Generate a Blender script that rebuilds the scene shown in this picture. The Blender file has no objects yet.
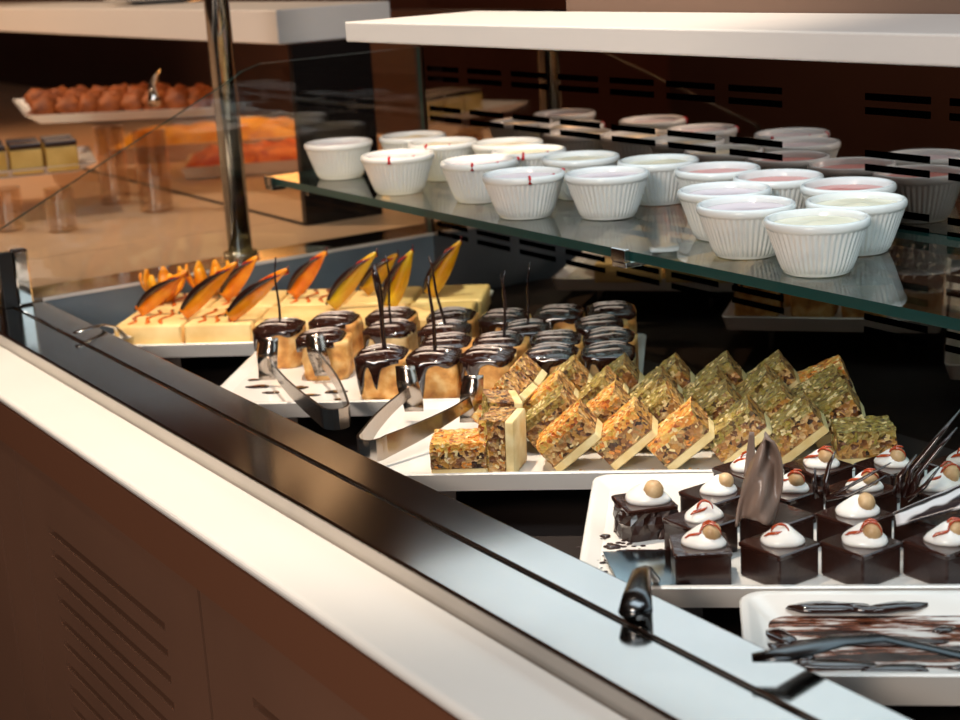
import bpy, math, random
from mathutils import Vector, Matrix, noise
random.seed(7)
H = 1.272                      # eye height; heights below are written relative to the eye, then lifted by H
C = bpy.context.scene.collection
PI = math.pi
sin, cos = math.sin, math.cos
S = bpy.context.scene

# ------------------------------------------------------------------ materials
def lin(c):
    return tuple(((v/255)/12.92 if v/255 <= .04045 else ((v/255+.055)/1.055)**2.4) for v in c) + (1,)
def mat(name, col, rough=.5, metal=0, spec=.5, coat=0, noise_scale=0, noise_amt=.0, bump=0, bump_scale=40, sub=0, emit=None, emit_s=0, coat_r=.05):
    m = bpy.data.materials.new(name); m.use_nodes = True
    nt = m.node_tree; b = nt.nodes['Principled BSDF']
    b.inputs['Base Color'].default_value = lin(col)
    b.inputs['Roughness'].default_value = rough
    b.inputs['Metallic'].default_value = metal
    b.inputs['Specular IOR Level'].default_value = spec
    b.inputs['Coat Weight'].default_value = coat
    b.inputs['Coat Roughness'].default_value = coat_r
    if sub:
        b.inputs['Subsurface Weight'].default_value = sub
        b.inputs['Subsurface Scale'].default_value = .006
        b.inputs['Subsurface Radius'].default_value = (1, .8, .5)
    if emit:
        b.inputs['Emission Color'].default_value = lin(emit); b.inputs['Emission Strength'].default_value = emit_s
    tc = nt.nodes.new('ShaderNodeTexCoord')
    if noise_amt:
        n = nt.nodes.new('ShaderNodeTexNoise'); n.inputs['Scale'].default_value = noise_scale; n.inputs['Detail'].default_value = 5
        r = nt.nodes.new('ShaderNodeValToRGB')
        c = lin(col)
        r.color_ramp.elements[0].position = .3; r.color_ramp.elements[1].position = .7
        r.color_ramp.elements[0].color = tuple(v*(1-noise_amt) for v in c[:3])+(1,)
        r.color_ramp.elements[1].color = tuple(min(1, v*(1+noise_amt)) for v in c[:3])+(1,)
        nt.links.new(tc.outputs['Object'], n.inputs['Vector']); nt.links.new(n.outputs['Fac'], r.inputs['Fac'])
        nt.links.new(r.outputs['Color'], b.inputs['Base Color'])
    if bump:
        n2 = nt.nodes.new('ShaderNodeTexNoise'); n2.inputs['Scale'].default_value = bump_scale; n2.inputs['Detail'].default_value = 4
        bp = nt.nodes.new('ShaderNodeBump'); bp.inputs['Strength'].default_value = bump; bp.inputs['Distance'].default_value = .002
        nt.links.new(tc.outputs['Object'], n2.inputs['Vector']); nt.links.new(n2.outputs['Fac'], bp.inputs['Height'])
        nt.links.new(bp.outputs['Normal'], b.inputs['Normal'])
    return m
def ramp_mat(name, stops, scale, rough=.5, kind='voronoi', stretch=(1,1,1), bump=.4, coat=0, detail=6, dist=0):
    m = bpy.data.materials.new(name); m.use_nodes = True
    nt = m.node_tree; b = nt.nodes['Principled BSDF']
    b.inputs['Roughness'].default_value = rough; b.inputs['Coat Weight'].default_value = coat
    tc = nt.nodes.new('ShaderNodeTexCoord'); mp = nt.nodes.new('ShaderNodeMapping')
    mp.inputs['Scale'].default_value = stretch
    oi = nt.nodes.new('ShaderNodeObjectInfo'); ml = nt.nodes.new('ShaderNodeMath'); ml.operation = 'MULTIPLY'; ml.inputs[1].default_value = 3.0
    nt.links.new(oi.outputs['Random'], ml.inputs[0])
    cb = nt.nodes.new('ShaderNodeCombineXYZ'); nt.links.new(ml.outputs[0], cb.inputs[0]); nt.links.new(ml.outputs[0], cb.inputs[1])
    nt.links.new(tc.outputs['Object'], mp.inputs['Vector']); nt.links.new(cb.outputs[0], mp.inputs['Location'])
    r = nt.nodes.new('ShaderNodeValToRGB'); r.color_ramp.interpolation = 'LINEAR'
    els = r.color_ramp.elements
    while len(els) < len(stops): els.new(.5)
    for e, (p, c) in zip(els, stops): e.position = p; e.color = lin(c)
    if kind == 'voronoi':
        n = nt.nodes.new('ShaderNodeTexVoronoi'); n.inputs['Scale'].default_value = scale
        sp = nt.nodes.new('ShaderNodeSeparateColor'); nt.links.new(n.outputs['Color'], sp.inputs[0]); out = sp.outputs[0]
        bo = n.outputs['Distance']
    else:
        n = nt.nodes.new('ShaderNodeTexNoise'); n.inputs['Scale'].default_value = scale; n.inputs['Detail'].default_value = detail
        n.inputs['Distortion'].default_value = dist
        out = n.outputs['Fac']; bo = out
    if kind == 'voronoi':
        wn = nt.nodes.new('ShaderNodeTexNoise'); wn.inputs['Scale'].default_value = scale*.7; wn.inputs['Detail'].default_value = 3
        ad = nt.nodes.new('ShaderNodeVectorMath'); ad.operation = 'MULTIPLY_ADD'; ad.inputs[1].default_value = (1.9/scale,)*3
        nt.links.new(mp.outputs['Vector'], wn.inputs['Vector']); nt.links.new(wn.outputs['Color'], ad.inputs[0]); nt.links.new(mp.outputs['Vector'], ad.inputs[2])
        nt.links.new(ad.outputs[0], n.inputs['Vector'])
    else: nt.links.new(mp.outputs['Vector'], n.inputs['Vector'])
    nt.links.new(out, r.inputs['Fac']); nt.links.new(r.outputs['Color'], b.inputs['Base Color'])
    bp = nt.nodes.new('ShaderNodeBump'); bp.inputs['Strength'].default_value = bump; bp.inputs['Distance'].default_value = .0015
    nt.links.new(bo, bp.inputs['Height']); nt.links.new(bp.outputs['Normal'], b.inputs['Normal'])
    return m
def glass_mat(name, tint, base_f=.04, rough=.0, gain=.96):
    m = bpy.data.materials.new(name); m.use_nodes = True; nt = m.node_tree; nt.nodes.clear()
    o = nt.nodes.new('ShaderNodeOutputMaterial'); mx = nt.nodes.new('ShaderNodeMixShader')
    t = nt.nodes.new('ShaderNodeBsdfTransparent'); t.inputs[0].default_value = lin(tint)
    g = nt.nodes.new('ShaderNodeBsdfGlossy'); g.inputs['Roughness'].default_value = rough; g.inputs[0].default_value = (1,1,1,1)
    lw = nt.nodes.new('ShaderNodeLayerWeight'); lw.inputs[0].default_value = .5
    p = nt.nodes.new('ShaderNodeMath'); p.operation = 'POWER'; p.inputs[1].default_value = 5
    q = nt.nodes.new('ShaderNodeMath'); q.operation = 'MULTIPLY_ADD'; q.inputs[1].default_value = gain; q.inputs[2].default_value = base_f
    nt.links.new(lw.outputs['Facing'], p.inputs[0]); nt.links.new(p.outputs[0], q.inputs[0]); nt.links.new(q.outputs[0], mx.inputs[0])
    nt.links.new(t.outputs[0], mx.inputs[1]); nt.links.new(g.outputs[0], mx.inputs[2]); nt.links.new(mx.outputs[0], o.inputs[0])
    return m

M = {}
M['porcelain'] = mat('porcelain', (236,233,228), .18, coat=.4)
M['ramekin'] = mat('ramekin_porcelain', (232,230,226), .2, coat=.3)
M['steel'] = mat('brushed_steel', (188,181,175), .12, 1, noise_scale=14, noise_amt=.06)
M['chrome'] = mat('chrome', (215,212,208), .08, 1)
M['darkchrome'] = mat('pole_chrome', (150,148,146), .12, 1)
M['mirror'] = mat('dark_mirror_steel', (166,152,144), .025, 1, noise_scale=6, noise_amt=.12)
M['wellsteel'] = mat('well_dark_steel', (104,118,130), .42, .25, noise_scale=9, noise_amt=.2)
M['wellfloor'] = mat('well_floor_black', (16,16,18), .45, .2)
M['black'] = mat('black_void', (4,4,4), 1, spec=0)
M['trimsteel'] = mat('satin_trim', (205,200,196), .5, .2)
M['housing'] = mat('beige_housing', (112,88,74), .6)
M['trimsteel'] = mat('satin_trim', (205,200,196), .5, .2)
M['tongsteel'] = mat('tong_steel', (168,156,146), .2, 1)
M['smokewall'] = mat('front_wall_paint', (116,84,70), .7)
M['counter'] = mat('white_counter', (226,221,214), .38, noise_scale=5, noise_amt=.03)
M['fascia'] = mat('counter_fascia', (112,70,48), .55)
M['cabinet'] = mat('cabinet_veneer', (112,78,60), .5, noise_scale=4, noise_amt=.12)
M['seam'] = mat('seam_dark', (28,16,12), .8)
M['shelfwhite'] = mat('shelf_white', (226,221,217), .45)
M['gedge'] = mat('green_glass_edge', (10,58,56), .3, 0, coat=.2)
M['glass'] = glass_mat('clear_glass', (236,246,243))
M['endglass'] = glass_mat('end_glass', (246,248,247), .05)
M['vase'] = glass_mat('vase_glass', (247,240,232), .10)
M['tan'] = mat('tan_counter', (206,170,138), .45, noise_scale=5, noise_amt=.06)
M['pinkbrown'] = mat('brown_wall', (124,70,48), .6, noise_scale=1.5, noise_amt=.15)
M['darkbrown'] = mat('dark_brown_panel', (50,28,22), .45, noise_scale=3, noise_amt=.2)
M['darkpanel'] = mat('dark_end_panel', (34,30,30), .25, .3)
M['floor'] = mat('floor_tile', (88,62,48), .4, noise_scale=3, noise_amt=.1)
M['ceil'] = mat('ceiling_paint', (146,124,112), .8)
M['choc'] = mat('dark_chocolate', (44,22,16), .28, coat=.35, noise_scale=60, noise_amt=.25, bump=.15, bump_scale=200)
M['glaze'] = mat('chocolate_glaze', (40,18,12), .1, coat=.9)
M['glazeline'] = mat('pale_glaze_lines', (196,176,164), .3, coat=.5)
M['stick'] = mat('chocolate_stick', (38,18,14), .2, coat=.6)
M['gloss_top'] = mat('glossy_cocoa_top', (48,25,19), .14, coat=.5, bump=.2, bump_scale=120)
M['cream'] = mat('whipped_cream', (240,236,230), .35, coat=.3, sub=.1)
M['hazel'] = ramp_mat('hazelnut', [(.3,(168,124,78)),(.7,(222,190,144))], 90, .4, 'noise', bump=.1)
M['redsauce'] = mat('red_syrup', (176,66,26), .12, coat=.8)
M['caramel'] = mat('orange_syrup', (206,98,22), .15, coat=.6)
M['cheese'] = ramp_mat('cheesecake', [(.3,(216,174,104)),(.7,(238,206,142))], 26, .5, 'noise', bump=.1)
M['bake'] = ramp_mat('golden_sponge', [(.28,(160,92,38)),(.5,(218,156,80)),(.72,(244,204,138))], 70, .6, 'noise', bump=.6)
M['bakepale'] = ramp_mat('pale_sponge', [(.3,(176,132,74)),(.7,(232,206,152))], 70, .6, 'noise', bump=.6)
M['base'] = ramp_mat('shortbread_base', [(.3,(222,190,124)),(.7,(243,224,172))], 60, .6, 'noise', bump=.3)
M['nut_orange'] = ramp_mat('caramel_nut_topping', [(.0,(104,54,20)),(.12,(204,102,28)),(.35,(226,150,58)),(.6,(234,184,94)),(.8,(204,164,60)),(1,(246,218,160))], 330, .32, 'voronoi', bump=.9, coat=.4)
M['nut_green'] = ramp_mat('pistachio_nut_topping', [(.0,(62,44,20)),(.2,(136,98,42)),(.45,(164,142,66)),(.65,(182,152,84)),(.85,(128,116,50)),(1,(210,188,124))], 330, .35, 'voronoi', bump=.9, coat=.4)
M['nut_side'] = ramp_mat('nut_filling', [(.0,(40,22,12)),(.18,(110,64,30)),(.42,(172,118,62)),(.62,(190,136,56)),(.82,(214,172,116)),(1,(112,90,36))], 270, .4, 'voronoi', bump=1, coat=.25)
M['sliver_o'] = mat('caramel_sliver', (222,140,60), .3, coat=.4)
M['sliver_g'] = mat('pistachio_sliver', (160,142,66), .35, coat=.3)
M['fruit'] = ramp_mat('candied_orange_leaf', [(.3,(214,92,6)),(.7,(244,158,22))], 40, .22, 'noise', bump=.15, coat=.6)
M['fruit_g'] = ramp_mat('candied_yellow_leaf', [(.3,(196,128,10)),(.7,(206,172,32))], 40, .22, 'noise', bump=.15, coat=.6)
M['peel'] = ramp_mat('orange_peel', [(.3,(222,118,6)),(.7,(250,178,30))], 50, .35, 'noise', bump=.2)
M['red'] = mat('red_sugar', (140,14,18), .2, coat=.7)
M['flame'] = mat('milk_chocolate_shard', (134,112,100), .35, coat=.2, noise_scale=30, noise_amt=.12)
M['fill_pink'] = mat('pink_mousse', (224,120,108), .3, coat=.3, noise_scale=30, noise_amt=.1)
M['fill_white'] = mat('vanilla_cream', (240,226,196), .35, coat=.3, bump=.6, bump_scale=60)
M['fill_lilac'] = mat('berry_cream', (224,198,202), .3, coat=.3, noise_scale=30, noise_amt=.06)
M['drip'] = mat('strawberry_drip', (206,20,30), .15, coat=.8)
M['darkmetal'] = mat('dark_tool_metal', (92,94,96), .2, 1)
M['blade'] = mat('server_blade', (150,166,172), .12, 1)
M['blackplastic'] = mat('black_handle', (20,20,22), .3)
M['fried'] = ramp_mat('fried_crumb', [(.3,(112,50,14)),(.7,(176,92,34))], 40, .6, 'noise', bump=.8)
M['egg'] = ramp_mat('yellow_bake', [(.3,(206,130,16)),(.7,(244,186,52))], 22, .5, 'noise', bump=.6)
M['carrot'] = ramp_mat('orange_salad', [(.3,(206,70,14)),(.7,(246,126,44))], 40, .45, 'voronoi', bump=.9)
M['squares'] = ramp_mat('cream_square', [(.3,(190,148,60)),(.7,(226,192,110))], 20, .5, 'noise', bump=.3)
M['led'] = mat('led_diffuser', (235,242,245), .5, emit=(206,232,245), emit_s=1.55)
M['fill_strip'] = mat('fill_strip_glow', (255,220,170), .5, emit=(255,176,96), emit_s=3.5)  # warm glow of the added fill strip
M['lamp_warm'] = mat('warm_lamp_glass', (255,230,190), .5, emit=(255,206,150), emit_s=2.6)
def smear_mat():
    m = bpy.data.materials.new('porcelain_with_chocolate_smears'); m.use_nodes = True; nt = m.node_tree; b = nt.nodes['Principled BSDF']
    b.inputs['Roughness'].default_value = .2; b.inputs['Coat Weight'].default_value = .4
    tc = nt.nodes.new('ShaderNodeTexCoord'); mp = nt.nodes.new('ShaderNodeMapping'); mp.inputs['Scale'].default_value = (9, 60, 60)
    n = nt.nodes.new('ShaderNodeTexNoise'); n.inputs['Scale'].default_value = 1.6; n.inputs['Detail'].default_value = 8; n.inputs['Roughness'].default_value = .65
    r = nt.nodes.new('ShaderNodeValToRGB'); e = r.color_ramp.elements
    e[0].position = .45; e[0].color = lin((46,20,12)); e[1].position = .57; e[1].color = lin((232,226,220))
    k = e.new(.51); k.color = lin((128,74,50))
    nt.links.new(tc.outputs['Object'], mp.inputs['Vector']); nt.links.new(mp.outputs['Vector'], n.inputs['Vector'])
    nt.links.new(n.outputs['Fac'], r.inputs['Fac']); nt.links.new(r.outputs['Color'], b.inputs['Base Color'])
    return m
M['smeared'] = smear_mat()
def fleck_mat():
    m = bpy.data.materials.new('porcelain_with_chocolate_crumbs'); m.use_nodes = True; nt = m.node_tree; b = nt.nodes['Principled BSDF']
    b.inputs['Roughness'].default_value = .2; b.inputs['Coat Weight'].default_value = .4
    tc = nt.nodes.new('ShaderNodeTexCoord')
    n = nt.nodes.new('ShaderNodeTexNoise'); n.inputs['Scale'].default_value = 150; n.inputs['Detail'].default_value = 4
    r = nt.nodes.new('ShaderNodeValToRGB'); e = r.color_ramp.elements
    e[0].position = .36; e[0].color = lin((60,28,18)); e[1].position = .43; e[1].color = lin((233,228,222))
    nt.links.new(tc.outputs['Object'], n.inputs['Vector']); nt.links.new(n.outputs['Fac'], r.inputs['Fac']); nt.links.new(r.outputs['Color'], b.inputs['Base Color'])
    return m
M['flecked'] = fleck_mat()

# ------------------------------------------------------------------ mesh helpers
class MB:
    def __init__(s): s.v = []; s.f = []; s.mi = []
    def add(s, vs, fs, mi=0):
        o = len(s.v); s.v += [tuple(v) for v in vs]; s.f += [tuple(i+o for i in f) for f in fs]; s.mi += [mi]*len(fs)
        return s
    def box(s, x0, x1, y0, y1, z0, z1, mi=0):
        vs = [(x,y,z) for z in (z0,z1) for y in (y0,y1) for x in (x0,x1)]
        return s.add(vs, [(0,2,3,1),(4,5,7,6),(0,1,5,4),(2,6,7,3),(0,4,6,2),(1,3,7,5)], mi)
    def obox(s, c, ax, ay, az, mi=0):          # oriented box by centre and half vectors
        c, ax, ay, az = map(Vector, (c, ax, ay, az))
        vs = [c+i*ax+j*ay+k*az for k in (-1,1) for j in (-1,1) for i in (-1,1)]
        return s.add(vs, [(0,2,3,1),(4,5,7,6),(0,1,5,4),(2,6,7,3),(0,4,6,2),(1,3,7,5)], mi)
    def loft(s, loops, cap0=True, cap1=True, mi=0):
        n = len(loops[0]); vs = [v for l in loops for v in l]; fs = []
        for k in range(len(loops)-1):
            for i in range(n):
                j = (i+1) % n; fs.append((k*n+i, k*n+j, (k+1)*n+j, (k+1)*n+i))
        if cap0: fs.append(tuple(range(n-1,-1,-1)))
        if cap1: fs.append(tuple((len(loops)-1)*n+i for i in range(n)))
        return s.add(vs, fs, mi)
    def tube(s, pts, rad, seg=10, mi=0, flat=(1,1)):
        pts = [Vector(p) for p in pts]; loops = []
        rads = rad if isinstance(rad, (list, tuple)) else [rad]*len(pts)
        ref = Vector((0,0,1))
        for i, p in enumerate(pts):
            d = (pts[min(i+1,len(pts)-1)]-pts[max(i-1,0)]).normalized()
            u = d.cross(ref)
            if u.length < .1: u = d.cross(Vector((1,0,0)))
            u.normalize(); v = u.cross(d)
            loops.append([p+rads[i]*(u*cos(2*PI*k/seg)*flat[0]+v*sin(2*PI*k/seg)*flat[1]) for k in range(seg)])
        return s.loft(loops, mi=mi)
    def ball(s, c, r, seg=14, rings=8, sc=(1,1,1), mi=0, nz=0, seed=0):
        loops = []
        for k in range(1, rings):
            th = PI*k/rings; l = []
            for i in range(seg):
                ph = 2*PI*i/seg; d = Vector((sin(th)*cos(ph), sin(th)*sin(ph), -cos(th)))
                rr = r*(1+nz*noise.noise(d*2.2+Vector((seed*3.1,seed,0))))
                l.append((c[0]+d.x*rr*sc[0], c[1]+d.y*rr*sc[1], c[2]+d.z*rr*sc[2]))
            loops.append(l)
        return s.loft(loops, mi=mi)
    def strip(s, pts, hv, th, mi=0):
        """bent metal strip: centre points, half-height vector list, thickness"""
        n = len(pts); P = [Vector(p) for p in pts]; loops = []
        for i in range(n):
            d = (P[min(i+1,n-1)]-P[max(i-1,0)]).normalized()
            h = Vector(hv[i]); w = d.cross(h).normalized()*th/2
            loops.append([P[i]-h-w, P[i]-h+w, P[i]+h+w, P[i]+h-w])
        return s.loft(loops, mi=mi)
    def obj(s, name, mats, parent=None, smooth=False, loc=None, bevel=0, seg=2):
        me = bpy.data.meshes.new(name); me.from_pydata(s.v, [], s.f); me.update()
        if not isinstance(mats, (list, tuple)): mats = [mats]
        for m in mats: me.materials.append(M[m] if isinstance(m, str) else m)
        for p, i in zip(me.polygons, s.mi): p.material_index = i; p.use_smooth = smooth
        import bmesh
        bm = bmesh.new(); bm.from_mesh(me); bmesh.ops.recalc_face_normals(bm, faces=bm.faces); bm.to_mesh(me); bm.free()
        o = bpy.data.objects.new(name, me); C.objects.link(o)
        if parent: o.parent = parent
        if loc is not None: o.location = loc
        if bevel:
            b = o.modifiers.new('bevel', 'BEVEL'); b.width = bevel; b.segments = seg; b.limit_method = 'ANGLE'; b.angle_limit = .6
        return o
def smooth_by_angle(o, ang=.7):
    me = o.data
    for p in me.polygons: p.use_smooth = True
    import bmesh
    bm = bmesh.new(); bm.from_mesh(me)
    for e in bm.edges:
        if len(e.link_faces) == 2 and e.calc_face_angle(0) > ang: e.smooth = False
    bm.to_mesh(me); bm.free(); return o
def tag(o, label=None, cat=None, group=None, kind=None):
    if label: o['label'] = label
    if cat: o['category'] = cat
    if group: o['group'] = group
    if kind: o['kind'] = kind
    return o
def empty(name, loc=(0,0,0), rz=0):
    o = bpy.data.objects.new(name, None); o.empty_display_size = .02; C.objects.link(o); o.location = loc; o.rotation_euler = (0,0,rz); return o
def kids(o): return [c for c in C.objects if c.parent == o]
def copy_tree(o, parent=None):
    c = o.copy(); C.objects.link(c)
    if parent: c.parent = parent
    for ch in kids(o): copy_tree(ch, c)
    return c
def rrect(hx, hy, r, z, n=4, cx=0, cy=0):
    pts = []
    for (sx, sy, a0) in ((1,1,0),(-1,1,PI/2),(-1,-1,PI),(1,-1,1.5*PI)):
        for k in range(n+1):
            a = a0+PI/2*k/n; pts.append((cx+sx*(hx-r)+r*cos(a), cy+sy*(hy-r)+r*sin(a), z))
    return pts
TH = math.radians(50)
A = Vector((cos(TH), sin(TH), 0)); B = Vector((-sin(TH), cos(TH), 0))
def st(s, t, z): v = A*s+B*t; return Vector((v.x, v.y, z+H))
ORD = ['first','second','third','fourth','fifth','sixth','seventh','eighth','ninth','tenth','eleventh','twelfth']
def relax(pts, dmin, fixed=(), it=200, clamp=None):
    pts = [list(p) for p in pts]
    for _ in range(it):
        for i in range(len(pts)):
            for j in range(i+1, len(pts)):
                dx = pts[j][0]-pts[i][0]; dy = pts[j][1]-pts[i][1]; d = math.hypot(dx, dy)
                if 1e-6 < d < dmin:
                    k = (dmin-d)/2/d; pts[i][0] -= dx*k; pts[i][1] -= dy*k; pts[j][0] += dx*k; pts[j][1] += dy*k
        if clamp: pts = [list(clamp(*p)) for p in pts]
    return pts

# ------------------------------------------------------------------ room
def struct(o): o['kind'] = 'structure'; return o
RX0, RX1, RY0, RY1, RZ1 = -7.0, 3.0, -3.6, 4.2, 2.9
struct(MB().box(RX0,RX1,RY0,RY1,-.1,0).obj('floor','floor'))
struct(MB().box(RX0,RX1,RY0,RY1,RZ1,RZ1+.1).obj('ceiling','ceil'))
struct(MB().box(RX0-.1,RX0,RY0,RY1,0,RZ1).obj('wall_left','pinkbrown'))
struct(MB().box(RX1,RX1+.1,RY0,RY1,0,RZ1).obj('wall_right','darkbrown'))
struct(MB().box(RX0-.1,RX1+.1,RY1,RY1+.1,0,RZ1).obj('wall_back','pinkbrown'))
struct(MB().box(RX0-.1,RX1+.1,RY0-.1,RY0,0,RZ1).obj('wall_front','smokewall'))

# ------------------------------------------------------------------ display case
ZR = -.372+H; ZW = -.410+H; XL = -1.80; YW = 1.065; XR = .45
case = tag(empty('display_case', (-.7, .75, 0)), 'long refrigerated buffet case with white counter, steel rail and mirrored back', 'display case')
def cpart(mb, name, m, **k):
    o = mb.obj(name, m, case, **k); o.matrix_parent_inverse = Matrix.Translation((.7,-.75,0)); return o
# cabinet
cpart(MB().box(-2.02,XR,.40,1.25,.02,-.46+H), 'cabinet_body', 'seam')
def panel(x0, x1, louvre):
    o = MB()
    z0, z1 = .1, -.433+H
    if not louvre: o.box(x0,x1,.385,.40,z0,z1)
    else:
        lx0, lx1 = x0+.077, x1-.076; zs = []
        for k in range(12):
            zt = -.4885-.0222*k+H; zs.append((zt-.0075, zt))
        o.box(x0,lx0,.385,.40,z0,z1); o.box(lx1,x1,.385,.40,z0,z1)
        top = z1
        for (a_, b_) in zs: o.box(lx0,lx1,.385,.40,b_,top); top = a_
        o.box(lx0,lx1,.385,.40,z0,top)
    return o
k = 0
for (x0, x1, lv) in ((-2.02,-1.539,False),(-1.534,-1.4515,False),(-1.4465,-1.0145,True),(-1.0095,-.5775,True),(-.5725,-.1405,True),(-.1355,.2965,True),(.3015,.45,False)):
    cpart(panel(x0,x1,lv), 'louvred_panel' if lv else 'side_panel', 'cabinet')
cpart(MB().box(-2.0,XR,.44,.46,.0,.1), 'plinth', 'darkbrown')
cpart(MB().box(-2.06,XR,.3825,.4450,-.433+H,-.3935+H), 'counter_fascia', 'fascia')
ct = cpart(MB().box(-2.06,XR,.382,.4455,-.393+H,-.3845+H), 'counter_top', 'counter', bevel=.0045, seg=4)
# left return of the counter (dark steel band around the end)
cpart(MB().box(-1.888,XL-.0005,.4455,1.25,-.44+H,ZR-.0005), 'end_ledge', 'steel', bevel=.002)
cpart(MB().box(-2.06,-1.8885,.4455,1.25,-.44+H,-.386+H), 'counter_return', 'counter')
# steel rail in two strips with a groove between them
cpart(MB().box(XL,XR,.4458,.4962,-.405+H,ZR), 'outer_rail', 'steel', bevel=.0022, seg=3)
cpart(MB().box(XL,XR,.4985,.535,-.405+H,ZR), 'inner_rail', 'steel', bevel=.0018, seg=3)
cpart(MB().box(XL,XR,.4962,.4985,-.405+H,ZR-.004), 'rail_groove', 'seam')
# well
cpart(MB().box(XL-.012,XR,.527,YW+.02,-.535+H,-.52+H), 'well_floor', 'wellfloor')
cpart(MB().box(XL,XR,.527,.535,-.52+H,-.405+H), 'well_front_wall', 'wellsteel')
cpart(MB().box(XL-.0004,XL+.001,.5355,YW-.0005,-.519+H,ZR-.0012), 'well_end_wall', 'wellsteel')
cpart(MB().box(XL-.002,XL+.002,.535,YW,ZR-.001,ZR+.0025), 'end_trim', 'trimsteel')
# mirrored back panel with real slots
xs = []
for g0, n in ((-1.7885, 7), (-1.026, 7), (-.250, 6)):
    for i in range(n): xs.append((g0+.0966*i, g0+.0966*i+.0765))
rows = []
for zt in (-.150,-.201,-.252,-.302,-.3525):
    rows += [(zt+H-.0065, zt+H), (zt+H-.019, zt+H-.0125)]
xb = sorted([XL, XR]+[v for p in xs for v in p]); zb = sorted([-.52+H, -.0896+H]+[v for p in rows for v in p])
mb = MB()
sx = {round(p[0],5) for p in xs}; sz = {round(p[0],5) for p in rows}
for i in range(len(xb)-1):
    solid_run = None
    for j in range(len(zb)-1):
        x0, x1, z0, z1 = xb[i], xb[i+1], zb[j], zb[j+1]
        if round(x0,5) in sx and round(z0,5) in sz:
            # slot: only its four walls, 4 mm deep
            mb.add([(x0,YW,z0),(x1,YW,z0),(x1,YW,z1),(x0,YW,z1),(x0,YW+.004,z0),(x1,YW+.004,z0),(x1,YW+.004,z1),(x0,YW+.004,z1)],
                   [(0,1,5,4),(1,2,6,5),(2,3,7,6),(3,0,4,7)])
        else:
            mb.add([(x0,YW,z0),(x1,YW,z0),(x1,YW,z1),(x0,YW,z1)], [(0,1,2,3)])
            mb.add([(x0,YW+.004,z0),(x1,YW+.004,z0),(x1,YW+.004,z1),(x0,YW+.004,z1)], [(3,2,1,0)])
me_ = bpy.data.meshes.new('mirror_back_panel'); me_.from_pydata(mb.v, [], mb.f); me_.materials.append(M['mirror'])
o = bpy.data.objects.new('mirror_back_panel', me_); C.objects.link(o); o.parent = case; o.matrix_parent_inverse = Matrix.Translation((.7,-.75,0))
o['label'] = 'dark mirror-polished back panel punched with paired slots'
cpart(MB().box(XL,XR,YW+.03,YW+.18,-.52+H,-.092+H), 'back_housing', 'black')
cpart(MB().box(XL-.02,XL-.0002,YW,YW+.18,-.43+H,-.092+H), 'corner_post', 'darkbrown')
# white top shelf with a lit diffuser underneath
cpart(MB().box(-1.43,XR,.76,.915,-.0885+H,-.069+H), 'top_shelf', 'shelfwhite', bevel=.0015)
cpart(MB().box(-1.42,XR-.01,.775,1.055,-.0892+H,-.0884+H), 'light_panel', 'led')
cpart(MB().box(-1.43,XR,.9155,1.08,-.0882+H,-.083+H), 'canopy_rear_plate', 'darkpanel')
cpart(MB().box(-1.27,XR,.916,1.20,-.0828+H,.30+H), 'upper_housing', 'housing')
# glass shelf
gs = cpart(MB().loft([rrect(1.135,.1115,.012,-.2765+H,cx=-.685,cy=.9515), rrect(1.135,.1115,.012,-.268+H,cx=-.685,cy=.9515)]), 'glass_shelf', ['glass','gedge'])
for p in gs.data.polygons:
    if abs(p.normal.z) < .5: p.material_index = 1
for x in (-1.80,-1.093,-.42):
    f = cpart(MB().box(x-.010,x+.010,.833,.852,-.2825+H,-.2772+H).box(x-.010,x+.010,.832,.8385,-.2772+H,-.2655+H), 'shelf_clip', 'chrome', bevel=.001)
# rear brackets carrying the glass shelf
for x in (-1.75,-1.11,-.45): cpart(MB().box(x-.004,x+.004,.86,YW-.0005,-.288+H,-.2772+H), 'shelf_bracket', 'darkchrome')
# glass end panel
poly = [(.482,-.3715),(.482,-.296),(.487,-.290),(.622,-.2265),(.795,-.146),(.812,-.136),(.837,-.129),(1.062,-.127),(1.062,-.3715)]
gp = cpart(MB().loft([[(-1.806,y,z+H+.001) for y,z in poly], [(-1.800,y,z+H+.001) for y,z in poly]]), 'end_glass_panel', ['endglass','gedge'])
for p in gp.data.polygons:
    if abs(p.normal.x) < .5: p.material_index = 1
# clamp post
cpart(MB().box(-1.7995,-1.786,.503,.521,ZR+.0002,-.307+H), 'glass_clamp_post', 'chrome', bevel=.0025)
cpart(MB().box(-1.7995,-1.786,.487,.5028,ZR+.0002,-.309+H), 'clamp_spacer', 'blackplastic', bevel=.001)
cpart(MB().tube([(-1.787,.512,-.317+H),(-1.784,.512,-.317+H)],.006,14), 'clamp_screw', 'darkchrome')
# the tall pole
cpart(MB().tube([(-1.868,.817,ZR),(-1.868,.817,.60+H)],.0155,24).tube([(-1.868,.817,ZR),(-1.868,.817,ZR+.006)],.022,24), 'support_pole', 'darkchrome', smooth=True)

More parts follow.
